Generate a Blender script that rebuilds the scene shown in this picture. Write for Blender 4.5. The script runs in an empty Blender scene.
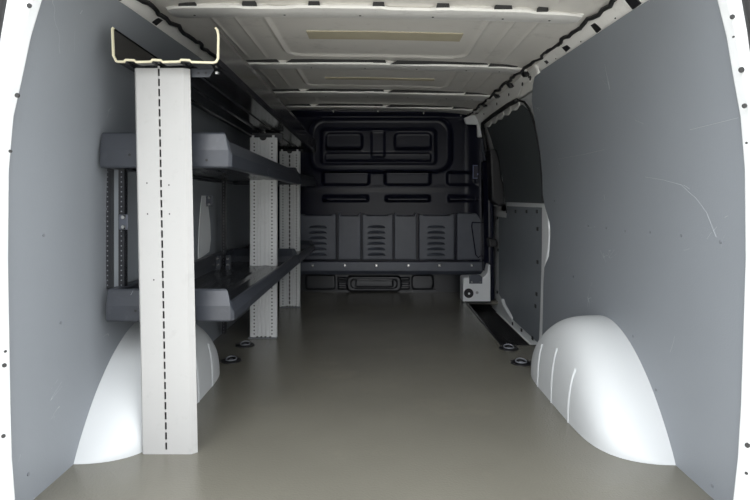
import bpy, bmesh, math, random
from mathutils import Vector, Matrix
random.seed(7)
C = bpy.context.scene.collection
F = 541.0; VX = 377.0; HY = 197.0; H = 0.738
def X(px, Y): return (px-VX)*Y/F
def Z(py, Y): return H-(py-HY)*Y/F

# ---------------------------------------------------------------- materials
def mat(name, col, rough=.5, metal=0., bump=0., bscale=80., var=0., vscale=6., scratch=0., spec=.5, coat=0., scr_col=(.6,.62,.65), dirt=None):
    m = bpy.data.materials.new(name); m.use_nodes = True
    nt = m.node_tree; N = nt.nodes; L = nt.links
    b = N['Principled BSDF']
    b.inputs['Roughness'].default_value = rough; b.inputs['Metallic'].default_value = metal
    b.inputs['Specular IOR Level'].default_value = spec
    b.inputs['Coat Weight'].default_value = coat; b.inputs['Coat Roughness'].default_value = .15
    tc = N.new('ShaderNodeTexCoord')
    cr = None
    n1 = N.new('ShaderNodeTexNoise'); n1.inputs['Scale'].default_value = vscale; n1.inputs['Detail'].default_value = 6
    L.new(tc.outputs['Object'], n1.inputs['Vector'])
    mx = N.new('ShaderNodeMix'); mx.data_type = 'RGBA'
    c2 = tuple(max(0, c*(1-var)) for c in col)+(1,); c1 = tuple(min(1, c*(1+var)) for c in col)+(1,)
    mx.inputs['A'].default_value = c2; mx.inputs['B'].default_value = c1
    L.new(n1.outputs['Fac'], mx.inputs['Factor'])
    out = mx.outputs['Result']
    if dirt:
        n4 = N.new('ShaderNodeTexNoise'); n4.inputs['Scale'].default_value = dirt[1]; n4.inputs['Detail'].default_value = 8; n4.inputs['Roughness'].default_value = .7
        L.new(tc.outputs['Object'], n4.inputs['Vector'])
        r4 = N.new('ShaderNodeValToRGB'); r4.color_ramp.elements[0].position = .56; r4.color_ramp.elements[1].position = .75
        L.new(n4.outputs['Fac'], r4.inputs['Fac'])
        m4 = N.new('ShaderNodeMix'); m4.data_type = 'RGBA'; m4.inputs['B'].default_value = tuple(dirt[0])+(1,)
        mu = N.new('ShaderNodeMath'); mu.operation = 'MULTIPLY'; mu.inputs[1].default_value = dirt[2]
        L.new(r4.outputs['Color'], mu.inputs[0]); L.new(mu.outputs[0], m4.inputs['Factor']); L.new(out, m4.inputs['A']); out = m4.outputs['Result']
    if scratch > 0:
        # thin random scuffs: narrow band of a distorted noise, masked by a second one
        n2 = N.new('ShaderNodeTexNoise'); n2.inputs['Scale'].default_value = 2.3; n2.inputs['Detail'].default_value = 3; n2.inputs['Distortion'].default_value = 1.2
        L.new(tc.outputs['Object'], n2.inputs['Vector'])
        s = N.new('ShaderNodeMath'); s.operation = 'SUBTRACT'; s.inputs[1].default_value = .5; L.new(n2.outputs['Fac'], s.inputs[0])
        a = N.new('ShaderNodeMath'); a.operation = 'ABSOLUTE'; L.new(s.outputs[0], a.inputs[0])
        lt = N.new('ShaderNodeMath'); lt.operation = 'LESS_THAN'; lt.inputs[1].default_value = .0011; L.new(a.outputs[0], lt.inputs[0])
        n3 = N.new('ShaderNodeTexNoise'); n3.inputs['Scale'].default_value = 7.0; n3.inputs['Detail'].default_value = 4; L.new(tc.outputs['Object'], n3.inputs['Vector'])
        gt = N.new('ShaderNodeMath'); gt.operation = 'GREATER_THAN'; gt.inputs[1].default_value = .60; L.new(n3.outputs['Fac'], gt.inputs[0])
        mm = N.new('ShaderNodeMath'); mm.operation = 'MULTIPLY'; L.new(lt.outputs[0], mm.inputs[0]); L.new(gt.outputs[0], mm.inputs[1])
        m2 = N.new('ShaderNodeMath'); m2.operation = 'MULTIPLY'; m2.inputs[1].default_value = scratch; L.new(mm.outputs[0], m2.inputs[0])
        mx2 = N.new('ShaderNodeMix'); mx2.data_type = 'RGBA'; mx2.inputs['B'].default_value = scr_col+(1,)
        L.new(m2.outputs[0], mx2.inputs['Factor']); L.new(out, mx2.inputs['A']); out = mx2.outputs['Result']
    L.new(out, b.inputs['Base Color'])
    if bump > 0:
        nb = N.new('ShaderNodeTexNoise'); nb.inputs['Scale'].default_value = bscale; nb.inputs['Detail'].default_value = 3
        L.new(tc.outputs['Object'], nb.inputs['Vector'])
        bp = N.new('ShaderNodeBump'); bp.inputs['Strength'].default_value = bump; bp.inputs['Distance'].default_value = .002
        L.new(nb.outputs['Fac'], bp.inputs['Height']); L.new(bp.outputs['Normal'], b.inputs['Normal'])
    return m
M = {}
M['panel'] = mat('grey_wall_board', (.228,.247,.270), .5, bump=.15, bscale=220, var=.06, vscale=3, scratch=.35)
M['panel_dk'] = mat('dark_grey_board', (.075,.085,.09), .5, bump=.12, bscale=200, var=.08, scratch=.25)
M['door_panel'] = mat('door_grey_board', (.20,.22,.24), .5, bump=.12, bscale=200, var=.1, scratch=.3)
M['body'] = mat('white_body_paint', (.76,.78,.79), .3, var=.02, coat=.2)
M['roofpaint'] = mat('roof_primer_white', (.66,.64,.60), .4, var=.08, vscale=3, dirt=((.22,.20,.17), 9, .35))
M['ribpaint'] = mat('rib_white', (.84,.83,.80), .35, var=.05, dirt=((.3,.28,.25), 14, .3))
M['arch'] = mat('wheel_arch_white', (.52,.54,.55), .5, var=.015)
M['floor'] = mat('floor_coating', (.138,.132,.110), .2, bump=.5, bscale=150, var=.16, vscale=2.2, spec=.5, dirt=((.18,.165,.13), 3, .5))
M['post'] = mat('light_grey_post_dimmed', (.37,.37,.365), .42, var=.04, vscale=9, dirt=((.26,.26,.25), 25, .35))  # light grey paint, base colour darkened to offset strong light near the opening
M['post2'] = mat('light_grey_post_lifted', (.64,.65,.65), .42, var=.04, vscale=9, dirt=((.42,.42,.42), 25, .35))  # also light grey paint, base colour raised to offset dimmer light deep inside
M['slot'] = mat('slot_dark', (.02,.02,.02), .7)
M['shelf'] = mat('black_grey_steel', (.031,.035,.044), .38, metal=.0, bump=.1, bscale=150, var=.25, vscale=18, scratch=.5, dirt=((.075,.08,.09), 30, .4), spec=.6)
M['shelfplate'] = mat('shelf_black_plate', (.018,.019,.022), .22, bump=.15, bscale=60, var=.3, vscale=14, dirt=((.06,.06,.065), 22, .4), spec=.6)
M['tray'] = mat('tray_black_steel', (.016,.016,.018), .16, bump=.05, bscale=60, var=.2, spec=.6)
M['cut'] = mat('raw_cut_edge', (.62,.58,.42), .5, var=.12, vscale=30)
M['bulk'] = mat('bulkhead_black', (.008,.009,.020), .25, bump=.03, bscale=260, var=.2, vscale=9, spec=.26)
M['bulk2'] = mat('bulkhead_grey_black', (.066,.074,.096), .40, bump=.3, bscale=170, var=.25, vscale=12, spec=.6)
M['black'] = mat('black_rubber', (.012,.012,.013), .55, bump=.2, bscale=120, var=.2)
M['clip'] = mat('black_plastic', (.014,.014,.016), .4)
M['chrome'] = mat('zinc_bolt', (.65,.65,.63), .25, metal=1.)
M['foam'] = mat('beige_foam_strip', (.44,.40,.29), .8, var=.1, vscale=20)
M['under'] = mat('black_underseat_metal', (.022,.023,.026), .3, var=.3, vscale=10, spec=.6)
M['label'] = mat('label_blue_white', (.16,.19,.34), .4)
M['ink'] = mat('label_dark', (.01,.01,.03), .4)
M['reflect'] = mat('amber', (.8,.25,.08), .3)
M['ground'] = mat('asphalt', (.46,.45,.42), .9, bump=.5, bscale=40, var=.2)
M['screw'] = mat('screw_grey', (.17,.18,.20), .45)
M['scr'] = mat('scratch_pale', (.36,.38,.40), .6)

# ---------------------------------------------------------------- mesh helpers
def new(name, bm, mats, parent=None, smooth=False, label=None, bevel=0, auto=True):
    me = bpy.data.meshes.new(name); bmesh.ops.recalc_face_normals(bm, faces=bm.faces[:]) if auto else None
    bm.to_mesh(me); bm.free()
    if not isinstance(mats, (list, tuple)): mats = [mats]
    for m in mats: me.materials.append(M[m])
    o = bpy.data.objects.new(name, me); C.objects.link(o)
    if parent: o.parent = parent
    if label: o['label'] = label
    if smooth:
        for p in me.polygons: p.use_smooth = True
        me.set_sharp_from_angle(angle=math.radians(38))
    if bevel:
        b = o.modifiers.new('bevel', 'BEVEL'); b.width = bevel; b.segments = 2; b.limit_method = 'ANGLE'; b.angle_limit = math.radians(35)
    return o
def empty(name, loc=(0,0,0), parent=None):
    o = bpy.data.objects.new(name, None); C.objects.link(o); o.location = loc
    o.empty_display_size = .05
    if parent: o.parent = parent
    return o
def tag(o, label, cat, group=None):
    o['label'] = label; o['category'] = cat
    if group: o['group'] = group
    return o
def struct(o, label=None):
    o['kind'] = 'structure'
    if label: o['label'] = label
    return o
def box(bm, x0, x1, y0, y1, z0, z1, mi=0):
    v = [bm.verts.new(p) for p in ((x0,y0,z0),(x1,y0,z0),(x1,y1,z0),(x0,y1,z0),(x0,y0,z1),(x1,y0,z1),(x1,y1,z1),(x0,y1,z1))]
    for f in ((0,3,2,1),(4,5,6,7),(0,1,5,4),(1,2,6,5),(2,3,7,6),(3,0,4,7)):
        fc = bm.faces.new([v[i] for i in f]); fc.material_index = mi
    return v
def hexa(bm, pts, mi=0):
    v = [bm.verts.new(p) for p in pts]
    for f in ((0,3,2,1),(4,5,6,7),(0,1,5,4),(1,2,6,5),(2,3,7,6),(3,0,4,7)):
        fc = bm.faces.new([v[i] for i in f]); fc.material_index = mi
def cyl(bm, c, r, h, axis='z', n=16, mi=0, r2=None):
    r2 = r if r2 is None else r2
    def P(a, rr, t):
        u, w = rr*math.cos(a), rr*math.sin(a)
        return {'z': (c[0]+u, c[1]+w, c[2]+t), 'y': (c[0]+u, c[1]+t, c[2]+w), 'x': (c[0]+t, c[1]+u, c[2]+w)}[axis]
    A = [bm.verts.new(P(2*math.pi*i/n, r, 0)) for i in range(n)]; B = [bm.verts.new(P(2*math.pi*i/n, r2, h)) for i in range(n)]
    fs = [bm.faces.new((A[i], A[(i+1)%n], B[(i+1)%n], B[i])) for i in range(n)] + [bm.faces.new(A), bm.faces.new(B)]
    for f in fs: f.material_index = mi
def prism(bm, pts, a, b, axis='y', mi=0):
    """closed polygon extruded along an axis; pts are the two other coordinates in x,y,z order"""
    def P(p, t):
        return {'y': (p[0], t, p[1]), 'x': (t, p[0], p[1]), 'z': (p[0], p[1], t)}[axis]
    A = [bm.verts.new(P(p, a)) for p in pts]; B = [bm.verts.new(P(p, b)) for p in pts]; n = len(pts)
    fs = [bm.faces.new((A[i], A[(i+1)%n], B[(i+1)%n], B[i])) for i in range(n)] + [bm.faces.new(A), bm.faces.new(B)]
    for f in fs: f.material_index = mi
def offset_line(pts, t):
    """closed outline of an open polyline thickened by t to its left"""
    n = len(pts); nor = []
    for i in range(n):
        a = Vector(pts[max(0,i-1)]); b = Vector(pts[min(n-1,i+1)]); d = (b-a).normalized(); nor.append((-d.y, d.x))
    return list(pts) + [(pts[i][0]+nor[i][0]*t, pts[i][1]+nor[i][1]*t) for i in range(n-1, -1, -1)]
def tube(bm, pts, r, n=8, mi=0):
    rings = []; prev = None
    for i, p in enumerate(pts):
        p = Vector(p); a = Vector(pts[max(0,i-1)]); b = Vector(pts[min(len(pts)-1,i+1)]); t = (b-a).normalized()
        u = t.cross(Vector((0,0,1)) if abs(t.z) < .9 else Vector((1,0,0))).normalized() if prev is None else (prev-t*prev.dot(t)).normalized()
        prev = u; w = t.cross(u)
        rings.append([bm.verts.new(p+u*r*math.cos(2*math.pi*k/n)+w*r*math.sin(2*math.pi*k/n)) for k in range(n)])
    for A, B in zip(rings, rings[1:]):
        for k in range(n): bm.faces.new((A[k], A[(k+1)%n], B[(k+1)%n], B[k])).material_index = mi
    bm.faces.new(rings[0]).material_index = mi; bm.faces.new(rings[-1]).material_index = mi
def grid(bm, nu, nv, fn, mi=0):
    V = [[bm.verts.new(fn(i/(nu), j/(nv))) for j in range(nv+1)] for i in range(nu+1)]
    for i in range(nu):
        for j in range(nv): bm.faces.new((V[i][j], V[i+1][j], V[i+1][j+1], V[i][j+1])).material_index = mi
    return V
def BM(): return bmesh.new()
def lerp(a, b, t): return a+(b-a)*t
def sm(t): t = max(0, min(1, t)); return t*t*(3-2*t)
def interp(tab, v):
    if v <= tab[0][0]: return tab[0][1]
    for (a, fa), (b, fb) in zip(tab, tab[1:]):
        if v <= b: return fa+(fb-fa)*(v-a)/(b-a)
    return tab[-1][1]
def rrect(x, z, x0, x1, z0, z1, r):
    """signed distance to a rounded rectangle (negative inside)"""
    cx, cz = (x0+x1)/2, (z0+z1)/2; qx = abs(x-cx)-(x1-x0)/2+r; qz = abs(z-cz)-(z1-z0)/2+r
    return math.hypot(max(qx,0), max(qz,0))+min(max(qx,qz),0)-r

# ---------------------------------------------------------------- setting: cross-section of the load bay
WALL = [(-.06,.826),(0,.830),(.15,.836),(.3,.840),(.5,.845),(.7,.845),(.85,.841),(.95,.833),(1.05,.818),(1.15,.797),(1.22,.778),(1.27,.760),(1.32,.742),(1.35,.728)]
def wx(z): return interp(WALL, z)
CX = -.008
def sx(s, x): return s*x+CX
YR = 1.20     # rear opening
YF = 4.06     # bulkhead

def wall(s, y1fn, name, ytop):
    bm = BM(); nz = 40; ny = 24
    def top(y): return interp(ytop, y)
    def P(off):
        def fn(u, v):
            y0 = YR; zt = lerp(0, 1, v)
            # first guess y from edge
            y1 = y1fn(zt*1.29); y = lerp(y0, y1, u); z = lerp(-.012, top(y), v)
            y1 = y1fn(z); y = lerp(y0, y1, u)
            return (sx(s, wx(z)+off), y, z)
        return fn
    A = grid(bm, ny, nz, P(0)); B = grid(bm, ny, nz, P(.006))
    for i in range(ny):
        for j in (0, nz): bm.faces.new((A[i][j], A[i+1][j], B[i+1][j], B[i][j]))
    for j in range(nz):
        for i in (0, ny): bm.faces.new((A[i][j], A[i][j+1], B[i][j+1], B[i][j]))
    return struct(new(name, bm, 'panel', smooth=True))
TOPL = [(1.2,1.268),(1.6,1.285),(2.2,1.30),(2.8,1.315),(4.1,1.32)]
TOPW = {-1: [(1.2,1.292),(1.6,1.312),(2.2,1.325),(2.8,1.33),(4.1,1.33)], 1: TOPL}
wl = wall(-1, lambda z: YF-.02, 'wall_left', TOPW[-1])
wl['label'] = 'grey lining board covering the left side of the load bay'
def redge(z):
    return interp([(-.02,2.70),(.30,2.71),(.40,2.70),(.44,2.63),(.60,2.615),(.69,2.70),(.74,2.73),(1.1,2.735),(1.22,2.70),(1.28,2.60),(1.32,2.5)], z)
wr = wall(1, redge, 'wall_right', TOPL)
wr['label'] = 'grey lining board covering the right side behind the sliding door'
# screws on the lining boards
def screws(parent, s, spots):
    for (y, z) in spots:
        bm = BM(); x = sx(s, wx(z)); cyl(bm, (x, y, z), .0042, -s*.002, 'x', 12); 
        cyl(bm, (x-s*.002, y, z), .0028, -s*.0006, 'x', 8)
        new('screw', bm, 'screw', parent)
screws(wr, 1, [(2.146,.623),(1.977,.625),(1.826,.623),(1.66,.63),(1.49,.632),(1.32,.628),(1.61,.165),(1.76,.286),(1.33,.03),(2.55,.72),(2.3,.40),(2.45,.16)])
screws(wl, -1, [(1.30,.07),(1.38,.64),(1.45,.40),(1.7,.7),(2.5,.5)])
# long scratches on the right board
for pl_ in ([(560,159),(584,155),(607,149.6)], [(682,185),(688,191),(696,198)], [(684,185),(690,189)], [(696,198),(706,212),(716,237)], [(646,177),(664,180),(682,185)], [(693,130),(742,118)], [(622,64),(621,90)], [(640,120),(648,124)], [(600,250),(606,262)]):
    pts = [(F*.838/(a-VX), H-(b-HY)*.838/(a-VX)) for a, b in pl_]
    bm = BM(); tube(bm, [(sx(1, wx(z))-.0002, y, z) for y, z in pts], .0005, 4); new('scratch', bm, 'scr', wr)
# white body outer side panels (behind the boards) and the bared pillar on the left
for s, nm in ((-1,'trim_1'),(1,'trim_2')):
    bm = BM()
    # outer skin
    sk = [(.93,-.14),(.95,.3),(.95,.75),(.92,1.05),(.86,1.25),(.78,1.40),(.70,1.45)]
    pr = offset_line([(sx(s,a),b) for a,b in sk], -.004*s)
    if s < 0: prism(bm, pr, 1.17, 4.5)
    else:
        prism(bm, pr, 1.17, 4.5)
    o = struct(new(nm, bm, 'body', smooth=True)); o['label'] = 'white outer body side, '+('left' if s < 0 else 'right')
bm = BM()  # pillar skin seen through the cut in the left board
out = [(2.57,.44),(2.58,.56),(2.60,.66),(2.625,.745),(2.68,.745),(2.72,.70),(2.755,.60),(2.765,.52),(2.74,.46),(2.66,.45)]
prism(bm, out, sx(-1,.8415), sx(-1,.846), 'x'); new('bare_pillar', bm, 'body', wl, bevel=.0012, label='white leaf-shaped bare metal showing in the grey board')

# floor with step well cut out on the right: two slabs joined in one L-shaped polygon
bm = BM()
prism(bm, [(-.86,1.17),(.86,1.17),(.86,2.70),(.622,2.70),(.635,3.83),(.86,3.83),(.86,4.55),(-.86,4.55)], -.02, 0, 'z')
fl = struct(new('floor', bm, 'floor')); fl['label'] = 'glossy grey-brown coated van floor'
bm = BM(); box(bm, -.95, .95, 1.16, 1.20, -.14, -.001); struct(new('trim_3', bm, 'body')); bpy.data.objects['trim_3']['label'] = 'white rear sill under the floor edge'
bm = BM(); box(bm, -.95, .95, 1.17, 4.6, -.16, -.14); struct(new('trim_4', bm, 'black')); bpy.data.objects['trim_4']['label'] = 'dark underbody below the floor'
bm = BM(); box(bm, -.93, .93, 4.5, 4.54, -.14, 1.45); struct(new('wall_front', bm, 'black')); bpy.data.objects['wall_front']['label'] = 'black front end beyond the bulkhead'

# ceiling: pressed roof skin
RIBS = [(1.79,1.89),(2.545,2.65),(3.24,3.40),(3.76,3.88)]
def roofz(x, y):
    a = abs(x-CX)
    return interp([(0,1.382),(.3,1.380),(.5,1.376),(.62,1.370),(.68,1.362),(.72,1.352),(.78,1.345)], a)-.012*(x-CX)/.7
fields = [(-.05,1.70),(1.93,2.46),(2.72,3.14),(3.45,3.70)]
def rooffn(u, v):
    x = lerp(-.78, .78, u)+CX; y = lerp(1.19, 4.4, v); z = roofz(x, y)
    for (a, b) in fields:
        if b-a < .2: continue
        d = rrect(x, y, -.40, .40, a-.12 if a > 0 else .9, b-.008, .07)
        z -= .009*sm(1-abs(d)/.016)
    for lx in (-.50, -.585, .50, .585):
        for (a, b) in fields:
            if a-.04 < y < b+.04: z -= .004*sm(1-abs(x-lx-CX)/.008)
    return (x, y, z)
bm = BM(); grid(bm, 230, 300, rooffn); 
ce = struct(new('ceiling', bm, 'roofpaint', smooth=True, auto=False)); ce['label'] = 'off-white pressed metal van roof'
bm = BM(); grid(bm, 20, 4, lambda u, v: (lerp(-.86,.86,u), lerp(1.16,4.55,v), 1.45+.01*math.cos((u-.5)*3))); o = new('outer_skin', bm, 'body', ce)
# rounded stiffening lines and glue strips
for (y0, y1, x0, x1, nm, lb) in ((2.10,2.20,-.275,.335,'foam_strip','wide beige foam strip glued to the roof behind the first crossmember'),
                         (2.915,2.955,-.28,.31,'foam_strip','narrow beige foam strip glued to the roof between second and third crossmembers')):
    bm = BM(); n = 16
    for i in range(n):
        xa, xb = lerp(x0,x1,i/n), lerp(x0,x1,(i+1)/n)
        if i == 0: prevv = [bm.verts.new((xa, yy, roofz(xa,yy)+dz)) for yy in (y0,y1) for dz in (0,-.004)]; bm.faces.new((prevv[0],prevv[1],prevv[3],prevv[2]))
        cur = [bm.verts.new((xb, yy, roofz(xb,yy)+dz)) for yy in (y0,y1) for dz in (0,-.004)]
        for (a, b) in ((0,1),(1,3),(3,2),(2,0)): bm.faces.new((prevv[a], prevv[b], cur[b], cur[a]))
        prevv = cur
    bm.faces.new((prevv[0],prevv[1],prevv[3],prevv[2]))
    tag(new(nm, bm, 'foam'), lb, 'foam strip')
# crossmembers
def ribz(a): return -.003+interp([(0,1.364),(.25,1.3625),(.45,1.360),(.6,1.357),(.70,1.353),(.76,1.340)], abs(a))-.012*a/.7
RL = ['nearest white roof crossmember, beside the top of the overhead tray',
      'second white roof crossmember from the open rear, thin straight band',
      'third white roof crossmember from the open rear, with bumpy edge',
      'farthest roof crossmember, just above the black bulkhead']
for ri, (ya, yb) in enumerate(RIBS):
    r = empty('roof_crossmember', (CX, (ya+yb)/2, 1.36)); tag(r, RL[ri], 'crossmember', 'white roof crossmembers')
    half = .695 if ri == 0 else .72
    bm = BM(); n = 60
    def sect(x):
        # wavy flange: steps where the panel dips
        w = .010*sm((math.sin(x*13+ri*1.7)-.35)*4) if ri in (0, 2) else .004*sm((math.sin(x*11)-.2)*4)
        tp = sm((half-abs(x))/.03); zb = ribz(x); e = (1-tp)*.02
        rz = roofz(x+CX,0)+.001; g = (rz-zb); return [(ya+.010+w, rz), (ya+.008+w, zb+g*.6), (ya+w+e, zb+g*.45), (ya+.002+w+e, zb+.001), (ya+.012+w+e, zb), (yb-.006-e, zb), (yb-.002-e, zb+.002), (yb-e, zb+g*.7), (yb+.003, rz)]
    prevv = None
    for i in range(n+1):
        x = lerp(-half, half, i/n); cur = [bm.verts.new((x, y-(ya+yb)/2, z-1.36)) for y, z in sect(x)]
        if prevv:
            for k in range(len(cur)-1): bm.faces.new((prevv[k], prevv[k+1], cur[k+1], cur[k]))
        else: bm.faces.new(cur)
        prevv = cur
    bm.faces.new(prevv)
    new('rail', bm, 'ribpaint', r, smooth=True)
    # dark gaps where the rail stands off the roof skin
    for k, (xs, w) in enumerate([(-.62,.03),(-.415,.024),(-.20,.02),(.013,.02),(.226,.022),(.425,.03),(.556,.018)] if ri == 0 else [(-.55,.10),(-.20,.22),(.02,.03),(.30,.23),(.60,.07)]):
        bm = BM(); zc = ribz(xs)-1.36; g = roofz(xs+CX,0)-ribz(xs); yy = ya-(ya+yb)/2
        hexa(bm, [(xs-w,yy-.003,zc+g*.42),(xs+w,yy-.003,zc+g*.42),(xs+w,yy+.012,zc+g*.42),(xs-w,yy+.012,zc+g*.42),(xs-w*.85,yy-.008,zc+g+.004),(xs+w*.85,yy-.008,zc+g+.004),(xs+w*.85,yy+.008,zc+g+.004),(xs-w*.85,yy+.008,zc+g+.004)])
        new('gap', bm, 'slot', r)
    for xs in (-.62,-.31,-.05,.2,.44,.6):
        bm = BM(); cyl(bm, (xs, (yb-ya)/2-.03, ribz(xs)-1.361), .004, .002, 'z', 10); new('hole', bm, 'slot', r)

# cant rails with clips and sealing cord
for s, nm in ((-1,'trim_5'),(1,'trim_6')):
    railtop = lambda y, s=s: interp(TOPW[s], y)
    bm = BM(); ny = 60; hh = .046 if s > 0 else .034
    def fn(u, v):
        y = lerp(YR, 4.05, u); zt = railtop(y)
        dz = lerp(-.05, hh, v)
        a = wx(zt+dz)+.009 if dz <= 0 else wx(zt)+.009-.040*(dz/hh)**1.5
        return (sx(s, a), y, zt+dz)
    A = grid(bm, ny, 14, fn)
    o = struct(new(nm, bm, 'ribpaint', smooth=True, auto=False)); o['label'] = 'white cant rail along the '+('left' if s<0 else 'right')+' roof edge'
    so = o.modifiers.new('s','SOLIDIFY'); so.thickness = .003; so.offset = 0
    for k, y in enumerate((1.33,1.57,1.83,2.11,2.35,2.60,2.88,3.2,3.55,3.85)):
        zt = railtop(y); bm = BM(); w = .026+.006*math.sin(k*2.7); xo = -.032 if (s > 0 and y > 2.5) else 0
        z0, z1 = zt+.008+.004*math.sin(k*5), zt+hh-.006
        x0 = wx(zt)+.002+xo; x1 = x0-.024
        hexa(bm, [(sx(s,x0),y-w,z0),(sx(s,x0),y+w*.8,z0),(sx(s,x0+.02),y+w*.8,z0+.002),(sx(s,x0+.02),y-w,z0+.002),
                  (sx(s,x1),y-w*.7,z1),(sx(s,x1),y+w,z1),(sx(s,x1+.02),y+w,z1+.006),(sx(s,x1+.02),y-w*.7,z1+.006)])
        new('clip', bm, 'clip', o, bevel=.003)
    for y in (1.7,1.98,2.25,2.75):
        bm = BM(); zt = railtop(y); cyl(bm, (sx(s,wx(zt)+.007), y, zt+.014), .005, -s*.006, 'x', 10); new('hole', bm, 'slot', o)
    bm = BM(); pts = []
    for i in range(90):
        y = lerp(1.22, 4.0, i/89); zt = railtop(y); far = sm((y-2.35)/.15) if s > 0 else 0
        pts.append((sx(s,wx(zt)-.034-.022*far)+.006*math.sin(i*.9)+.003*math.sin(i*2.3), y, zt+hh-.006+.004*math.sin(i*1.7)-.016*far))
    tube(bm, pts, .0075, 6)
    tag(new('cable', bm, 'black', smooth=True), ('black wiring cable along the left roof edge above the rack' if s < 0 else 'black wiring cable along the right roof edge above the grey board'), 'cable')

# rear opening frame
def frame(s, nm):
    inner = [(-.14,.80),(.0,.812),(.06,.818),(.15,.828),(.27,.835),(.6,.846),(.8,.845),(.92,.836),(1.0,.822),(1.1,.806),(1.19,.784),(1.27,.757),(1.33,.72)]
    adj = [(.0,.002),(.3,.012),(.5,.016),(.9,.018),(1.17,.032),(1.3,.04)] if s < 0 else [(.5,.005),(.9,.007),(1.17,.009)]
    inner = [(z, x-.003-interp(adj, z)) for z, x in inner]
    bm = BM(); pts = [(sx(s,x), z) for z, x in inner] + [(sx(s,.80),1.45),(sx(s,.93),1.25),(sx(s,.98),.9),(sx(s,1.0),.5),(sx(s,.99),-.14)]
    prism(bm, pts, 1.185, 1.225)
    o = struct(new(nm, bm, 'body', bevel=.006)); o['label'] = 'white body frame of the rear opening, '+('left' if s<0 else 'right')+' side'
    bm = BM(); tube(bm, [(sx(s,x), 1.18, z) for z, x in [(-.12,.90),(.3,.905),(.7,.895),(.85,.872),(1.0,.845),(1.1,.832),(1.18,.818),(1.26,.79),(1.33,.755)]], .016, 10)
    new('weather_strip', bm, 'black', o, smooth=True)
    return o
fL = frame(-1, 'trim_7'); fR = frame(1, 'trim_8')
for (o, spots) in ((fL, [(28,5,3),(16,95,3),(9,151,2),(3,366,2.6),(2,437,2.4),(4,352,1.6)]), (fR, [(732,17,3),(741,70,3.6),(744,106,3),(747,445,3),(733,37,1.2),(746,143,1.2),(746,473,1.8)])):
    for (px, py, r) in spots:
        Y = 1.1848; bm = BM(); cyl(bm, (X(px,Y), Y, Z(py,Y)), .8*r*Y/F, .003, 'y', 14); new('hole', bm, 'slot', o)
bm = BM(); prism(bm, [(-.80,1.45),(.80,1.45),(.72,1.335),(.4,1.36),(0,1.37),(-.4,1.36),(-.72,1.335)], 1.185, 1.225)
struct(new('trim_9', bm, 'body', bevel=.005))['label'] = 'white header over the rear opening'

# ---------------------------------------------------------------- wheel arches
def arch(s, label):
    yc = 1.955; L2 = .465; Hm = .305; W = .214
    r = empty('wheel_arch', (sx(s,.84), yc, 0)); tag(r, label, 'wheel arch', 'white wheel arches')
    bm = BM()
    def fn(u, v):
        th = math.pi*u; t = -math.cos(th); at = abs(t)
        h = Hm*max(0,(1-at**1.95))**.93; 
        w = W*max(0,(1-at**6))**.42 if t < 0 else W*max(0,(1-at**5))**.6
        ph = v*math.pi/2; e = .52
        a = w*(max(0,math.cos(ph))**e); z = h*(max(0,math.sin(ph))**.78)
        x = (.848) - a
        x = min(x, wx(z)+.004) if v > .98 else x
        return (s*x+CX-r.location.x, t*L2, z-.002)
    grid(bm, 72, 30, fn)
    bmesh.ops.remove_doubles(bm, verts=bm.verts[:], dist=1e-5)
    body = new('shell', bm, 'arch', r, smooth=True)
    for yy, zt in ((2.11,.165),(1.945,.195),(1.775,.175)) :
        bm = BM(); xi = s*(.848-W)+CX-r.location.x
        # a raised pressed bead on the inner face
        pts = []
        for i in range(9):
            z = lerp(0, zt, i/8)
            tt = (yy-yc)/L2; hh = Hm*(1-abs(tt)**1.95)**.93; ww = W*(max(0,1-abs(tt)**6)**.42 if tt < 0 else max(0,1-abs(tt)**5)**.6)
            sp = min(1,(z/hh))**(1/.78); ph = math.asin(min(1,sp)); a = ww*math.cos(ph)**.52
            pts.append((s*(.848-a)+CX-r.location.x+s*.002, yy-yc, z))
        tube(bm, pts, .0055, 8); new('bead', bm, 'arch', r, smooth=True)
    return r
arch(-1, 'white metal wheel arch on the left, behind the slotted front post of the rack')
arch(1, 'white metal wheel arch on the right, against the plain grey board')

# ---------------------------------------------------------------- tie-down rings
RINGS = [(231,361,'black lashing ring cup in the floor just behind the left wheel arch'),(245,345.5,'black lashing ring cup in the floor on the left, nearer the slotted second post'),
         (521,363,'black lashing ring cup in the floor on the right, close to the wheel arch'),(508.7,348.5,'black lashing ring cup in the floor by the end of the side step')]
for px, py, lb in RINGS:
    Y = F*H/(py-HY); x = X(px, Y)
    r = empty('lashing_ring', (x, Y, 0)); tag(r, lb, 'lashing ring', 'lashing ring cups in the floor')
    bm = BM(); n = 24
    prof = [(.046,.0),(.046,.004),(.040,.0055),(.034,.004),(.030,.0015),(.0,.0015)]
    rings = [[bm.verts.new((a*math.cos(2*math.pi*k/n), a*math.sin(2*math.pi*k/n), z)) for k in range(n)] for a, z in prof[:-1]]
    for A, B in zip(rings, rings[1:]):
        for k in range(n): bm.faces.new((A[k],A[(k+1)%n],B[(k+1)%n],B[k]))
    bm.faces.new(rings[-1]); new('cup', bm, 'clip', r, smooth=True)
    bm = BM(); tube(bm, [(.023*math.cos(a), .023*math.sin(a), .008+.007*max(0,math.sin(a))) for a in [2*math.pi*k/20 for k in range(21)]], .003, 6); new('ring', bm, 'screw', r, smooth=True)
    bm = BM(); cyl(bm, (0,0,.0015), .009, .006, 'z', 6); new('bolt', bm, 'screw', r)

# ---------------------------------------------------------------- shelving rack
rack = empty('shelving_rack', (-.6, 1.55, 0)); tag(rack, 'black two-shelf steel rack with white perforated posts along the left wall', 'shelving rack')
RX, RY = -.6, 1.55
def rel(bm): bmesh.ops.translate(bm, verts=bm.verts[:], vec=(-RX,-RY,0)); return bm
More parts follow.
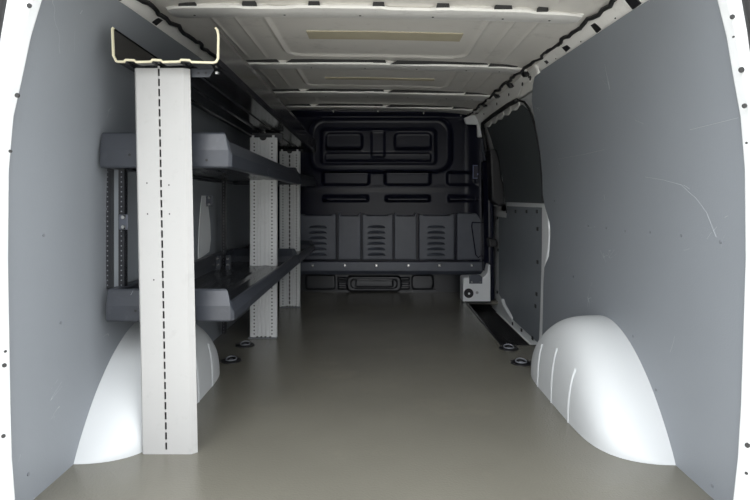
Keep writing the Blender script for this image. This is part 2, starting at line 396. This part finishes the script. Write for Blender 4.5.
# near post: broad slotted channel
def post_front():
    bm = BM(); x0, x1, y = -.676, -.518, 1.55; zt = 1.108; xs = -.6045; sw = .0028; t = .003
    # face strips and bridges
    for a, b in ((x0+.006, xs-sw), (xs+sw, x1-.016)): box(bm, a, b, y, y+t, .0, zt)
    z = .012; 
    box(bm, xs-sw, xs+sw, y, y+t, 0, z)
    while z < zt-.022:
        box(bm, xs-sw, xs+sw, y, y+t, z+.0215, min(z+.0290, zt)); z += .0290
    box(bm, xs-sw, xs+sw, y, y+t, z, zt)
    box(bm, xs-.02, xs+.02, y+.012, y+.014, 0, zt, 1)
    # right chamfer then return leg sloping inwards; left rounded edge
    prism(bm, [(x1-.016,y),(x1,y+.012),(x1-.012,y+.040),(x1-.015,y+.040),(x1-.0035,y+.0125),(x1-.017,y+.003)], 0, zt, 'z')
    prism(bm, [(x0+.006,y),(x0,y+.006),(x0+.012,y+.040),(x0+.015,y+.040),(x0+.003,y+.007),(x0+.007,y+.003)], 0, zt, 'z')
    for px, py in ((152,183),(174,185),(152,214),(174,214),(157,280)):
        cyl(bm, (X(px,1.55), y-.0003, Z(py,1.55)), .0022, .001, 'y', 8, 1)
    for v in bm.verts: v.co.x += -.022*v.co.z/1.1
    return bm
o = new('post', rel(post_front()), ['post','slot'], rack, label='broad white post with one dashed centre slot')
def post_perf(x0, x1, y, zt, center):
    bm = BM(); t = .03; w = x1-x0
    # corrugated face: profile along x
    prof = []; n = 24
    pts = [(x0, y+t), (x0, y+.004), (x0+.004, y)]
    for fr in (.30,.42,.58,.70):
        xx = x0+w*fr; pts += [(xx-.003,y),(xx-.001,y+.003),(xx+.001,y+.003),(xx+.003,y)]
    pts += [(x1-.004,y),(x1,y+.004),(x1,y+t)]
    prism(bm, pts, 0, zt, 'z')
    cols = [x0+w*.17, x1-w*.17]
    for cx in cols:
        z = .02
        while z < zt-.015:
            cyl(bm, (cx, y-.0004, z), .0042, .001, 'y', 6, 1); z += .0185
    if center:
        z = .02; cx = (x0+x1)/2
        while z < zt-.03:
            box(bm, cx-.0045, cx+.0045, y-.0005, y+.001, z, z+.02, 1); z += .028
    # notched top
    prism(bm, [(x0+w*(.5+.13*math.cos(a)), zt+.0005+.016*math.sin(a)) for a in [math.pi+math.pi*q/8 for q in range(9)]], y-.0006, y+.002, 'y', 1)
    for k in (-1, 1):
        box(bm, (x0+x1)/2+k*w*.38-.006, (x0+x1)/2+k*w*.38+.006, y, y+.003, zt, zt+.012)
    return bm
o = new('post', rel(post_perf(-.668, -.527, 2.835, 1.050, False)), ['post2','slot'], rack, label='middle white post with two perforated columns')
def feet(parent, x0, x1, y):
    bm = BM(); box(bm, x0-.004, x1+.004, y-.018, y+.03, 0, .004); new('foot', rel(bm), 'screw', parent)
    for f in (.3,.45,.6,.78):
        bm = BM(); cyl(bm, (lerp(x0,x1,f), y-.010, .004), .006, .007, 'z', 6); new('bolt', rel(bm), 'chrome', parent)
feet(o, -.668, -.527, 2.835)
o = new('post', rel(post_perf(-.655, -.518, 3.63, 1.045, True)), ['post2','slot'], rack, label='far white post with slotted centre and perforated sides')
feet(o, -.638, -.517, 3.63)
# shelves: rectangular pressed trays
def shelf(y0, y1, xl, xr, zt0, zb0, zt1, zb1, low, label):
    lipf = .56 if low else .76
    def zt(y): return lerp(zt0, zt1, (y-y0)/(y1-y0))
    def zb(y): return lerp(zb0, zb1, (y-y0)/(y1-y0))
    t = .010; bm = BM()
    # rings: (inset, height fraction); each a rectangle with a small cut corner
    prof = [(.026,.05),(.026,0),(.004,0),(0,.05),(0,.50),(.011,.95),(.015,1),(.024,1),(.028,.95),(.017,.5),(.016,.08)]
    rings = []
    for ins, fr in prof:
        c = .010; il = 0 if ins < .016 else ins
        pts = [(xl+il+.002,y0+ins),(xr-ins-c,y0+ins),(xr-ins,y0+ins+c),(xr-ins,y1-ins-c),(xr-ins-c,y1-ins),(xl+il+.002,y1-ins),(xl+il,y1-ins-.002),(xl+il,y0+ins+.002)]
        rings.append([bm.verts.new((a, b, lerp(zb(b), zt(b), fr*(lipf if k in (2,3) else 1)))) for k, (a, b) in enumerate(pts)])
    for A, B in zip(rings, rings[1:]+rings[:1]):
        for i in range(8): bm.faces.new((A[i], A[(i+1)%8], B[(i+1)%8], B[i]))
    sh = new('shelf', rel(bm), 'shelf', rack, bevel=.0012, label=label)
    # plate with shallow longitudinal beads
    bm = BM(); zp = .012 if low else .018
    n = 16; pr = []
    for i in range(n+1):
        xx = lerp(xl+.006, xr-.014, i/n); pr.append((xx, (.0035 if i % 4 == 2 else 0)))
    A = [bm.verts.new((a, y0+t, zb(y0)+zp+b)) for a, b in pr]; B = [bm.verts.new((a, y1-t, zb(y1)+zp+b)) for a, b in pr]
    A2 = [bm.verts.new((a, y0+t, zb(y0)+zp+b-.003)) for a, b in pr]; B2 = [bm.verts.new((a, y1-t, zb(y1)+zp+b-.003)) for a, b in pr]
    for i in range(n): bm.faces.new((A[i],A[i+1],B[i+1],B[i])); bm.faces.new((A2[i],A2[i+1],B2[i+1],B2[i]))
    new('plate', rel(bm), 'shelfplate', sh, auto=False)
    return sh
XL = -.822
s1 = shelf(1.625, 3.09, -.835, -.438, .934, .826, .905, .808, False, 'black-grey shelf at mid height, nearer unit')
s2 = shelf(3.11, 3.90, -.825, -.438, .893, .812, .900, .814, False, 'black-grey shelf at mid height, farther unit')
s3 = shelf(1.635, 3.02, -.822, -.434, .457, .360, .452, .366, True, 'lower black shelf tray, nearer unit')
s4 = shelf(3.03, 3.83, -.822, -.436, .440, .364, .432, .362, True, 'lower black shelf tray, farther unit')
def bolt(parent, x, y, z, r=.007, axis='y'):
    bm = BM(); cyl(bm, (x, y, z), r, -.006 if axis == 'y' else .006, axis, 10, r2=r*.7); new('bolt', rel(bm), 'chrome', parent, smooth=True)
for px in (254, 274): bolt(s3, X(px,3.01), 3.009, Z(261,3.01), .008)
bolt(s4, X(278,3.82), 3.819, .40, .008)
for k in (0,1):   # pair of joining brackets on the back of the lower shelf
    bm = BM(); xx = -.795+.05*k; box(bm, xx-.012, xx+.012, 2.70, 2.72, .375, .445); box(bm, xx-.012, xx+.012, 2.66, 2.72, .372, .377); new('bracket', rel(bm), 'shelf', s3, bevel=.002)
    bolt(s3, xx, 2.70, .40, .007); bolt(s3, xx, 2.70, .43, .007)
for (sh, px, py) in ((s1,128.5,154.6),(s1,206,160),(s3,133,312)):
    bm = BM(); cyl(bm, (X(px,1.62), 1.6235 if sh is s1 else 1.6335, Z(py,1.62)), .004, .002, 'y', 10); new('hole', rel(bm), 'slot', sh)
# black perforated uprights at the wall
def upright(x0, x1, y, z0, z1, label=None):
    bm = BM(); prism(bm, [(x0,y),(x1,y),(x1,y+.022),(x1-.003,y+.022),(x1-.003,y+.003),(x0+.003,y+.003),(x0+.003,y+.022),(x0,y+.022)], z0, z1, 'z')
    z = z0+.01
    while z < z1-.01:
        cyl(bm, ((x0+x1)/2, y-.0004, z), .0024, .001, 'y', 6, 1); z += .0155
    return new('upright', rel(bm), ['shelfplate','screw'], rack)
Yu = 1.70
u1 = upright(X(103.5,Yu), X(110.5,Yu), Yu, .45, .83)
u2 = upright(X(117.5,Yu), X(123.5,Yu), Yu+.003, .45, .83)
bm = BM(); box(bm, X(110,Yu), X(118,Yu), Yu+.02, Yu+.024, .42, .83); new('upright', rel(bm), 'door_panel', rack, label='grey strip between the two perforated rails')
u3 = upright(X(221.5,2.80), X(225.5,2.80), 2.80, .03, .83)
u4 = upright(-.80,-.775, 3.66, .03, .82)
for u, xx, yy, zz in ((u2, X(123,Yu), Yu, Z(222,Yu)), (u3, X(212,2.55), 2.5, Z(201,2.5))):
    # small bolted clamp
    bm = BM(); box(bm, xx-.012, xx+.018, yy-.008, yy-.002, zz-.024, zz+.024); new('bracket', rel(bm), 'bulk2', u, bevel=.003)
    for dz in (-.015,.015): bolt(u, xx+.004, yy-.008, zz+dz, .008)
# overhead tray: open channel with rolled edges
def trayprof():
    x0, x1 = -.742, -.441; zb, zt = 1.113, 1.213; st = .004
    P = [(x0+.004,zt),(x0,zt-.006),(x0+.001,zt-.03),(x0+.003,zb+.02),(x0+.012,zb+.002),(x0+.018,zb)]
    for c in (-.690,-.615,-.535): P += [(c-.016,zb),(c-.012,zb+.005),(c+.012,zb+.004),(c+.016,zb-.001)]
    P += [(x1-.016,zb-.003),(x1-.006,zb),(x1,zb+.012),(x1+.001,zt-.025),(x1-.002,zt-.008),(x1-.008,zt-.001)]
    return P
P = trayprof(); bm = BM(); cl = offset_line(P, .0045); y0, y1 = 1.512, 3.92; DR = .052
def trayrun(bm, ya, yb, ol):
    A = [bm.verts.new((a, ya, b-DR*(ya-y0)/(y1-y0))) for a, b in ol]; B = [bm.verts.new((a, yb, b-DR*(yb-y0)/(y1-y0))) for a, b in ol]; n = len(A); m = n//2
    for i in range(n): bm.faces.new((A[i], A[(i+1)%n], B[(i+1)%n], B[i]))
    for i in range(m-1):   # strip caps following the thin wall
        bm.faces.new((A[i], A[i+1], A[n-2-i], A[n-1-i])); bm.faces.new((B[i], B[i+1], B[n-2-i], B[n-1-i]))
trayrun(bm, y0, y1, cl)
tr = new('overhead_tray', rel(bm), 'tray', rack, label='long black open-top channel above the posts')
bm = BM(); trayrun(bm, y0-.006, y0, offset_line(P, .0055)); new('cut_edge', rel(bm), 'cut', tr, label='pale raw edge of the channel')
# bracket from post to tray
bm = BM(); Yb = 1.575
prism(bm, [(X(191,Yb),Z(69,Yb)),(X(214,Yb),Z(69,Yb)),(X(209,Yb),Z(77,Yb)),(X(191,Yb),Z(77,Yb))], Yb, Yb+.003); 
box(bm, X(191,Yb), X(214,Yb), Yb, Yb+.03, Z(69,Yb)-.001, Z(69,Yb)+.002)
for px in (198.3, 205.7): cyl(bm, (X(px,Yb), Yb-.0005, Z(73,Yb)), .0035, .001, 'y', 10, 1)
br = new('tray_bracket', rel(bm), ['shelf','slot'], rack)
bolt(br, X(217,Yb), Yb, Z(73,Yb), .006)
for y in (2.86, 3.66):
    bm = BM(); box(bm, -.66, -.50, y, y+.025, 1.04, 1.062+.015*(y<3)); box(bm, -.64, -.60, y, y+.003, 1.0, 1.05); new('tray_bracket', rel(bm), 'shelfplate', rack, bevel=.002)

# ---------------------------------------------------------------- bulkhead
B0 = 4.05; k = B0/F
bx_ = lambda px: (px-VX)*k
bz_ = lambda py: H-(py-HY)*k
bulk = empty('bulkhead', (0, B0, .2)); tag(bulk, 'black moulded bulkhead partition closing the front of the load bay', 'bulkhead')
def bfield(x, z):
    h = 0.
    def plate(a, b, c, d, r, amt, soft=.010):
        dd = rrect(x, z, bx_(a), bx_(b), bz_(d), bz_(c), r); return .8*amt*sm(.5-dd/(soft*1.5)/2)
    def ridge(a, b, c, d, r, amt, w=.008):
        dd = rrect(x, z, bx_(a), bx_(b), bz_(d), bz_(c), r); return amt*sm(1-abs(dd)/w)
    h -= plate(311, 450, 119, 172, .11, .022, .016)      # big recessed field
    h += ridge(309, 452, 117.5, 173, .12, .008, .010)
    h += plate(321, 436, 129, 164, .03, .012)
    h -= plate(326, 362, 133, 149, .03, .014, .008)
    h -= plate(395, 431, 133, 149, .03, .014, .008)
    h -= plate(325, 431, 153, 162, .02, .012, .008)
    h -= plate(371.5, 384.5, 131, 157, .012, .010, .008)
    for a, b in ((323,369),(385,430),(447,474)):
        h += plate(a, b, 172.5, 184, .012, .020, .010)
        h += plate(a+1, b-1, 196, 201, .006, .018, .010)
    h += plate(303, 480, 186, 190, .006, .004, .012)
    for a, b, q in ((325,363,149.5),(394,432,149.5),(325,431,162),(323,369,184.5),(385,430,184.5),(447,478,184.5),(325,368,199.5),(386,430,199.5),(448,480,199.5)):
        xm = sm((x-bx_(a))/.02)*sm((bx_(b)-x)/.02); zq = bz_(q)
        if zq-.012 < z < zq+.026: h += xm*.006*sm((zq+.026-z)/.030)*sm((z-zq+.012)/.010)
    return h
bm = BM(); x0, x1, z0, z1 = -.83, .795, .205, 1.385
def bfn(u, v):
    x = lerp(x0, x1, u); z = lerp(z0, z1, v)
    y = -bfield(x, z) + .05*sm((z-.9)/.5)*0
    y -= .05*sm((abs(x-CX)-.66)/.14)      # side edges turn towards the viewer
    y -= .03*sm((z-1.33)/.05)
    return (x, y, z-.2)
grid(bm, 270, 196, bfn)
new('upper_moulding', bm, 'bulk', bulk, smooth=True, auto=False)
def local(bm): bmesh.ops.translate(bm, verts=bm.verts[:], vec=(0,-B0,-.2)); return bm
# lower row of raised panels
PANELS = [(301,336.5,0,1),(338.5,361,1,0),(362.5,392.5,0,1),(394,416,1,0),(418.5,453.5,0,1)]
for a, b, notch, louv in PANELS:
    bm = BM(); xa, xb, zt, zb = bx_(a), bx_(b), bz_(214), bz_(259); m = .018
    if notch: pts = [(xa,zb),(xb,zb),(xb,bz_(212)),(xb-.012,bz_(213)),(xb-.02,zt-.012),(xa+.02,zt-.012),(xa+.012,bz_(213)),(xa,bz_(212))]
    else: pts = [(xa,zb),(xb,zb),(xb,zt),(xb-.025,zt),(xb-.035,zt-.010),(xa+.035,zt-.010),(xa+.025,zt),(xa,zt)]
    prism(bm, pts, B0-.045, B0-.005)
    p = new('lower_panel', local(bm), 'bulk2', bulk, bevel=.006, label='louvred grey-black panel' if louv else 'plain grey-black panel')
    if louv:
        cx = {301:318.5, 362.5:376.5, 418.5:435.5}[a]
        for i in range(6):
            zc = bz_(226.2+i*5.45); w = .066; bm = BM(); yy = B0-.045
            # hooded louvre: arched wedge
            n = 12; top = []; 
            A = [bm.verts.new((bx_(cx)+lerp(-w,w,j/n), yy, zc+.015*math.sin(math.pi*min(1,max(0,(j/n)*1.0)))**.5 - .004)) for j in range(n+1)]
            Bv = [bm.verts.new((bx_(cx)+lerp(-w,w,j/n), yy-.018*math.sin(math.pi*j/n)**.5, zc-.008)) for j in range(n+1)]
            Cv = [bm.verts.new((bx_(cx)+lerp(-w,w,j/n), yy, zc-.012)) for j in range(n+1)]
            for j in range(n):
                bm.faces.new((A[j],A[j+1],Bv[j+1],Bv[j])); bm.faces.new((Bv[j],Bv[j+1],Cv[j+1],Cv[j])).material_index = 1
            bmesh.ops.remove_doubles(bm, verts=bm.verts[:], dist=1e-5)
            new('louvre', local(bm), ['bulk2','slot'], p, auto=False)
# handle panel on the right
bm = BM(); prism(bm, [(bx_(456),bz_(259)),(bx_(485),bz_(259)),(bx_(486),bz_(228)),(bx_(475),bz_(213)),(bx_(456),bz_(213))], B0-.045, B0-.005)
p = new('lower_panel', local(bm), 'bulk2', bulk, bevel=.006, label='grey-black panel with a tapered recess')
bm = BM(); tube(bm, [(bx_(a), B0-.047, bz_(b)) for a, b in ((471,222),(481,222.5),(482.5,226),(480.5,254),(477,257),(474.5,254),(470.5,226),(471,222))], .005, 6); new('recess_rim', local(bm), 'bulk', p, smooth=True)
# bottom rail with bolts
bm = BM(); prism(bm, [(B0-.052,bz_(261)),(B0-.055,bz_(270)),(B0-.03,bz_(274)),(B0+.03,bz_(274)),(B0+.03,bz_(261))], bx_(300), bx_(487), 'x')
rl = new('bottom_rail', local(bm), 'bulk2', bulk, bevel=.004)
for px in (313.5,345.5,376.5,408,438.5,470.5):
    bm = BM(); box(bm, bx_(px)-.010, bx_(px)+.010, B0-.060, B0-.050, bz_(264.5)-.010, bz_(264.5)+.010); new('bolt', local(bm), 'chrome', rl, bevel=.004)
for px, py in ((334,112.5),(378,112),(423,114),(460,116.5)):
    bm = BM(); cyl(bm, (bx_(px), B0-.03, bz_(py)), .009, -.012, 'y', 12, r2=.006); new('bolt', local(bm), 'chrome', bulk, smooth=True)
# warning label, outlined rectangle
bm = BM(); Yl = B0-.035; a, b, c, d = X(472.7,Yl), X(482,Yl), Z(178.6,Yl), Z(165,Yl); w = .006
box(bm, a, b, Yl-.002, Yl, c, d, 0)
box(bm, a+w, b-w, Yl-.003, Yl-.001, c+w, d-w, 1)
box(bm, lerp(a,b,.45), lerp(a,b,.6), Yl-.004, Yl-.002, lerp(c,d,.25), lerp(c,d,.38), 0)
new('warning_label', local(bm), ['label','ink'], bulk)

# seat base seen below the bulkhead
sb = empty('seat_base', (0, 4.24, 0)); tag(sb, 'black pressed metal seat base seen in the gap under the bulkhead', 'seat base')
Yd = 4.21; kd = Yd/F
dx = lambda px: (px-VX)*kd
dz = lambda py: max(0, H-(py-HY)*kd)
bm = BM()
def sfn(u, v):
    x = lerp(dx(300), dx(470), u); z = lerp(0, .24, v); h = 0
    def plate(a,b,c,d,r,amt,soft=.006):
        dd = rrect(x,z,dx(a),dx(b),dz(d),dz(c),r); return amt*sm(.5-dd/soft/2)
    h += plate(347,401,276,291,.04,.016); h -= plate(351,397,279,288,.03,.012); h += plate(356,393,280.5,286.5,.008,.012)
    for a,b in ((338.5,347),(401,409)):
        for q in (277.5,282,286.5): h += plate(a,b,q,q+2.4,.004,.010)
    h += plate(306,335,275,289,.02,.010); h += plate(412,433,275,289,.03,.010)
    return (x, -h, z)
grid(bm, 240, 50, sfn)
bmesh.ops.translate(bm, verts=bm.verts[:], vec=(0, Yd-4.24, 0))
new('pressed_panel', bm, 'under', sb, smooth=True, auto=False)
bm = BM(); box(bm, dx(300), dx(470), 0, .16, 0, .24); new('frame', bm, 'under', sb)
bm = BM(); box(bm, dx(412), dx(436), Yd-4.24-.03, Yd-4.24-.012, .0, .02); new('rail', bm, 'under', sb)

# ---------------------------------------------------------------- sliding door
door = struct(empty('door_1', (.84, 3.3, 0)), 'closed sliding side door, dark board above and grey board below')
def dl(bm): bmesh.ops.translate(bm, verts=bm.verts[:], vec=(-.84,-3.3,0)); return bm
def slab(poly, off, t, xf=None):
    """polygon in (y,z) laid on the tumblehome surface, triangulated finely enough by its corners"""
    bm = BM(); f = xf or (lambda z: wx(z)+CX+off)
    A = [bm.verts.new((f(z), y, z)) for y, z in poly]; B = [bm.verts.new((f(z)+t, y, z)) for y, z in poly]; n = len(poly)
    bm.faces.new(A); bm.faces.new(B)
    for i in range(n): bm.faces.new((A[i], A[(i+1)%n], B[(i+1)%n], B[i]))
    bmesh.ops.triangulate(bm, faces=[f for f in bm.faces if len(f.verts) > 4])
    return bm
def strip(ylo, yhi, z0, z1, off, t, n=24):
    """curved board: yfrom/yto functions of z"""
    bm = BM()
    A = [[bm.verts.new((wx(z)+CX+off+d, y, z)) for y in (ylo(z), yhi(z))] for d in (0, t) for z in [lerp(z0,z1,i/n) for i in range(n+1)]]
    F0, F1 = A[:n+1], A[n+1:]
    for i in range(n):
        bm.faces.new((F0[i][0],F0[i][1],F0[i+1][1],F0[i+1][0])); bm.faces.new((F1[i][0],F1[i][1],F1[i+1][1],F1[i+1][0]))
        for j in (0,1): bm.faces.new((F0[i][j],F0[i+1][j],F1[i+1][j],F1[i][j]))
    for i in (0,n): bm.faces.new((F0[i][0],F0[i][1],F1[i][1],F1[i][0]))
    return bm
# upper board
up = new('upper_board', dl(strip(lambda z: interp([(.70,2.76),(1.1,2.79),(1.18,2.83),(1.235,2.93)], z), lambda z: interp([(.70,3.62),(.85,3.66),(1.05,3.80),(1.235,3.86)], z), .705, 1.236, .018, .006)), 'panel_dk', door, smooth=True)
# white inner skin of the door behind the boards
new('inner_skin', dl(strip(lambda z: 2.70, lambda z: 4.02, -.08, 1.27, .034, .004)), 'body', door, smooth=True)
# white frame band over the lower board, with pressed edge
fr = [(2.70,.712),(3.60,.706),(3.60,.64),(3.86,.635),(3.86,.03),(3.70,.0),(3.62,-.045),(3.50,-.075),(2.72,-.075)]
new('lower_frame', dl(slab(fr, .024, .008, lambda z: .862)), 'body', door, bevel=.003)
lp = [(2.765,.683),(3.56,.678),(3.57,.60),(3.80,.598),(3.79,.06),(3.68,.035),(3.60,.005),(3.50,-.032),(2.86,-.036),(2.775,-.02)]
lb = new('lower_board', dl(slab(lp, .014, .008, lambda z: .853)), 'door_panel', door, bevel=.002)
for px, py in ((507,211.5),(516,211.5),(527,211.5),(537.5,211.5),(538,229),(538,262),(537,294),(536,306),(533,338),(522,330),(513,323.5),(497.5,292),(497.5,218),(498.5,250)):
    Y = F*.856/(px-VX); z = Z(py, Y); bm = BM(); box(bm, .849, .859, Y-.014, Y+.014, z-.010, z+.010); new('clip', dl(bm), 'clip', door, bevel=.003)
# scalloped upper edge of skin and handle recess
for i in range(5):
    y = 3.02+i*.18; bm = BM(); n = 10
    pts = [(y-.075,1.262)] + [(y-.075+.15*j/n, 1.238-.016*math.sin(math.pi*j/n)) for j in range(n+1)] + [(y+.075,1.262)]
    prism(bm, pts, sx(1,wx(1.24)+.006), sx(1,wx(1.24)+.016), 'x'); new('scallop', dl(bm), 'ribpaint', door)
bm = BM(); tube(bm, [(.856, 3.40, -.03),(.846,3.50,.0),(.842,3.58,.02),(.84,3.62,.05)], .012, 8); new('edge_grip', dl(bm), 'body', door, smooth=True)
# rear pillar of the opening (white, bulging at mid height)
bm = strip(lambda z: interp([(-.06,2.66),(.40,2.64),(.45,2.585),(.6,2.57),(.70,2.62),(1.3,2.55)], z), lambda z: 2.772, -.07, .70, .0075, .006)
bm2 = new('trim_10', bm, 'body', smooth=True); struct(bm2, 'white body pillar behind the sliding door')
bm = BM(); tube(bm, [(sx(1,wx(z))+.010, interp([(0,2.715),(.4,2.70),(.46,2.66),(.6,2.645),(.70,2.70)], z), z) for z in [i*.07 for i in range(11)]], .009, 8); new('pillar_edge', bm, 'body', bm2, smooth=True)
# black opening seal
path = [(3.98,.1),(3.98,.8),(3.965,1.05),(3.95,1.18),(3.92,1.235),(3.86,1.262),(3.5,1.268),(3.1,1.266),(2.92,1.258),(2.83,1.235),(2.78,1.19),(2.755,1.1),(2.745,.95),(2.742,.80),(2.74,.71)]
bm = BM(); tube(bm, [(sx(1,wx(z))-.002, y, z) for y, z in path[:9]], .013, 8); 
tube(bm, [(sx(1,wx(z))+.004, y, z) for y, z in path[8:]], .006, 8); o = struct(new('trim_11', bm, 'black', smooth=True), 'black rubber seal around the sliding door opening')
# white header over the opening
bm = BM()
def hf(u, v):
    y = lerp(2.45, 4.02, u); z = lerp(1.335, interp([(2.45,1.30),(2.75,1.30),(2.85,1.27),(3.0,1.272),(3.8,1.272),(3.92,1.25),(4.02,1.2)], y), v)
    return (sx(1, wx(min(z,1.32))-.006-(.012 if z > 1.33 else 0)), y, z)
grid(bm, 40, 6, hf)
o = struct(new('trim_12', bm, 'ribpaint', smooth=True, auto=False), 'white header above the sliding door'); so = o.modifiers.new('s','SOLIDIFY'); so.thickness = .004
for y, r in ((2.58,.012),(2.72,.010),(3.0,.008),(3.3,.008),(3.7,.007)):
    bm = BM(); cyl(bm, (sx(1,wx(1.305))-.008, y, 1.305), r, -.003, 'x', 12); new('hole', bm, 'slot', o)
bm = BM(); cyl(bm, (.742, 2.60, 1.318), .026, -.012, 'x', 18); cyl(bm, (.730,2.60,1.318), .010, -.003, 'x', 12, 1); new('grommet', bm, ['ribpaint','slot'], o, bevel=.003)
# white corner bracket where header meets the bulkhead
cb = BM(); Yc = 3.96
prism(cb, [(X(464,Yc),Z(118,Yc)),(X(470,Yc),Z(115.5,Yc)),(X(486,Yc),Z(114,Yc)),(X(487,Yc),Z(121,Yc)),(X(482.5,Yc),Z(124,Yc)),(X(482.5,Yc),Z(137,Yc)),(X(477.5,Yc),Z(137,Yc)),(X(477,Yc),Z(124.5,Yc)),(X(466,Yc),Z(124,Yc))], Yc, Yc+.03)
struct(new('trim_13', cb, 'body', bevel=.006), 'white corner bracket at the top right of the bulkhead')
# black pillar cover with belt and latch pieces
pc = empty('pillar_cover', (.80, 3.95, .1)); tag(pc, 'black plastic pillar cover between the bulkhead and the sliding door', 'pillar cover')
def pl(bm): bmesh.ops.translate(bm, verts=bm.verts[:], vec=(-.80,-3.95,-.1)); return bm
bm = BM(); prism(bm, [(.775,3.90),(.80,3.86),(.835,3.86),(.85,3.90),(.85,4.0),(.775,4.0)], .0, 1.0, 'z')
for v in bm.verts:
    if v.co.z > .9: v.co.x -= .01
new('cover', pl(bm), 'bulk', pc, bevel=.01)
bm = BM(); prism(bm, [(X(487,3.8),Z(150,3.8)),(X(493,3.8),Z(150,3.8)),(X(497,3.8),Z(163,3.8)),(X(499,3.8),Z(180,3.8)),(X(507,3.75),Z(196,3.8)),(X(506,3.75),Z(204,3.8)),(X(496,3.8),Z(206,3.8)),(X(489,3.8),Z(200,3.8))], 3.70, 3.84)
new('latch_housing', pl(bm), 'clip', pc, bevel=.012)
bm = BM(); prism(bm, [(X(488,3.8),Z(238,3.8)),(X(496,3.8),Z(239,3.8)),(X(497,3.8),Z(246,3.8)),(X(489,3.8),Z(247,3.8))], 3.78, 3.86); new('door_stop', pl(bm), 'clip', pc, bevel=.006)
bm = BM(); tube(bm, [(X(482,3.93),3.93,Z(139,3.93)),(X(483,3.93),3.93,Z(150,3.93)),(X(485,3.93),3.92,Z(160,3.93)),(X(486,3.93),3.92,Z(175,3.93))], .008, 6); new('cord', pl(bm), 'bulk2', pc, smooth=True)

# white pillar base with black knob
Yw = 3.80
pb = empty('pillar_box', (.70, 3.84, 0)); tag(pb, 'white metal box at the pillar foot with a black knob and plate', 'pillar base')
def wl_(bm): bmesh.ops.translate(bm, verts=bm.verts[:], vec=(-.70,-3.84,0)); return bm
bm = BM(); prism(bm, [(X(463,Yw),.0),(X(490.5,Yw),0),(X(490.5,Yw),Z(265,Yw)),(X(488.5,Yw),Z(264,Yw)),(X(487,Yw),Z(273,Yw)),(X(484,Yw),Z(277,Yw)),(X(464,Yw),Z(277.5,Yw)),(X(463,Yw),Z(279,Yw))], Yw, Yw+.14)
new('box', wl_(bm), 'body', pb, bevel=.006)
bm = BM(); prism(bm, [(X(469,Yw),Z(276,Yw)),(X(472,Yw),Z(274,Yw)),(X(479,Yw),Z(274.5,Yw)),(X(482,Yw),Z(277,Yw)),(X(482,Yw),Z(283.5,Yw)),(X(469,Yw),Z(283.5,Yw))], Yw-.010, Yw-.001); pt = new('plate', wl_(bm), 'bulk2', pb, bevel=.003)
for px in (471.5,480): 
    bm = BM(); cyl(bm, (X(px,Yw), Yw-.010, Z(281.5,Yw)), .006, -.004, 'y', 10); new('screw', wl_(bm), 'chrome', pt)
bm = BM(); cyl(bm, (X(468.5,Yw), Yw, Z(293,Yw)), .033, -.010, 'y', 24); cyl(bm, (X(468.5,Yw), Yw-.010, Z(293,Yw)), .024, -.012, 'y', 20, r2=.018); cyl(bm, (X(468.5,Yw), Yw-.022, Z(293,Yw)), .008, -.002, 'y', 12, 1); new('knob', wl_(bm), ['clip','body'], pb, bevel=.003)
bm = BM(); cyl(bm, (X(477,Yw), Yw-.0005, Z(292.5,Yw)), .010, -.002, 'y', 16); new('cap', wl_(bm), 'post', pb)
bm = BM(); box(bm, X(462,Yw), X(491,Yw), Yw-.012, Yw+.02, -.004, .006); new('foot_strip', wl_(bm), 'black', pb)

# step well and ribbed mat
bm = BM(); box(bm, .60, .90, 2.68, 3.83, -.10, -.075)
box(bm, .612, .622, 2.70, 3.82, -.08, -.02); box(bm, .62, .86, 2.685, 2.70, -.08, -.021)
struct(new('trim_14', bm, 'body'), 'white side step well below the sliding door')
bm = BM(); box(bm, .625, .83, 2.705, 3.79, -.074, -.066)
for i in range(16): xx = .633+i*.0125; box(bm, xx, xx+.006, 2.71, 3.785, -.066, -.062)
tag(new('step_mat', bm, 'black'), 'black ribbed rubber mat in the side step beside the sliding door', 'mat')
bm = BM(); prism(bm, [(.612,2.695),(.622,2.695),(.622,2.70),(.84,2.70),(.84,2.692),(.612,2.692)], .0, .0015, 'z')
box(bm, .614, .624, 2.70, 3.82, 0, .0015); new('edge_strip', bm, 'clip', fl)

# ground outside
bm = BM(); grid(bm, 4, 4, lambda u, v: (lerp(-30,30,u), lerp(-30,30,v), -.62)); struct(new('floor_outside', bm, 'ground'), 'asphalt ground outside the van')
bpy.data.objects['floor_outside'].name = 'ground'

# ---------------------------------------------------------------- light: overcast daylight entering the open rear
w = bpy.data.worlds.new('sky'); bpy.context.scene.world = w; w.use_nodes = True
nt = w.node_tree; bg = nt.nodes['Background']
tc = nt.nodes.new('ShaderNodeTexCoord'); sep = nt.nodes.new('ShaderNodeSeparateXYZ'); rp = nt.nodes.new('ShaderNodeValToRGB')
nt.links.new(tc.outputs['Generated'], sep.inputs[0]); nt.links.new(sep.outputs['Z'], rp.inputs['Fac']); nt.links.new(rp.outputs['Color'], bg.inputs['Color'])
rp.color_ramp.elements[0].position = .045; rp.color_ramp.elements[0].color = (.12,.125,.135,1)
rp.color_ramp.elements[1].position = .30; rp.color_ramp.elements[1].color = (.97,.985,1,1)
bg.inputs['Strength'].default_value = 4.9
sc = bpy.context.scene
sc.view_settings.view_transform = 'Standard'; sc.view_settings.look = 'None'; sc.view_settings.gamma = 1; sc.view_settings.use_curve_mapping = False
sc.view_settings.exposure = 0.0
sc.cycles.max_bounces = 10; sc.cycles.diffuse_bounces = 6

cam = bpy.data.cameras.new('camera'); co = bpy.data.objects.new('camera', cam); C.objects.link(co)
cam.sensor_width = 36; cam.lens = F/750*36; cam.shift_y = -53/750; cam.clip_start = .05
co.location = (0, 0, H)
co.rotation_euler = (math.radians(90), 0, math.atan(2/F))
sc.camera = co
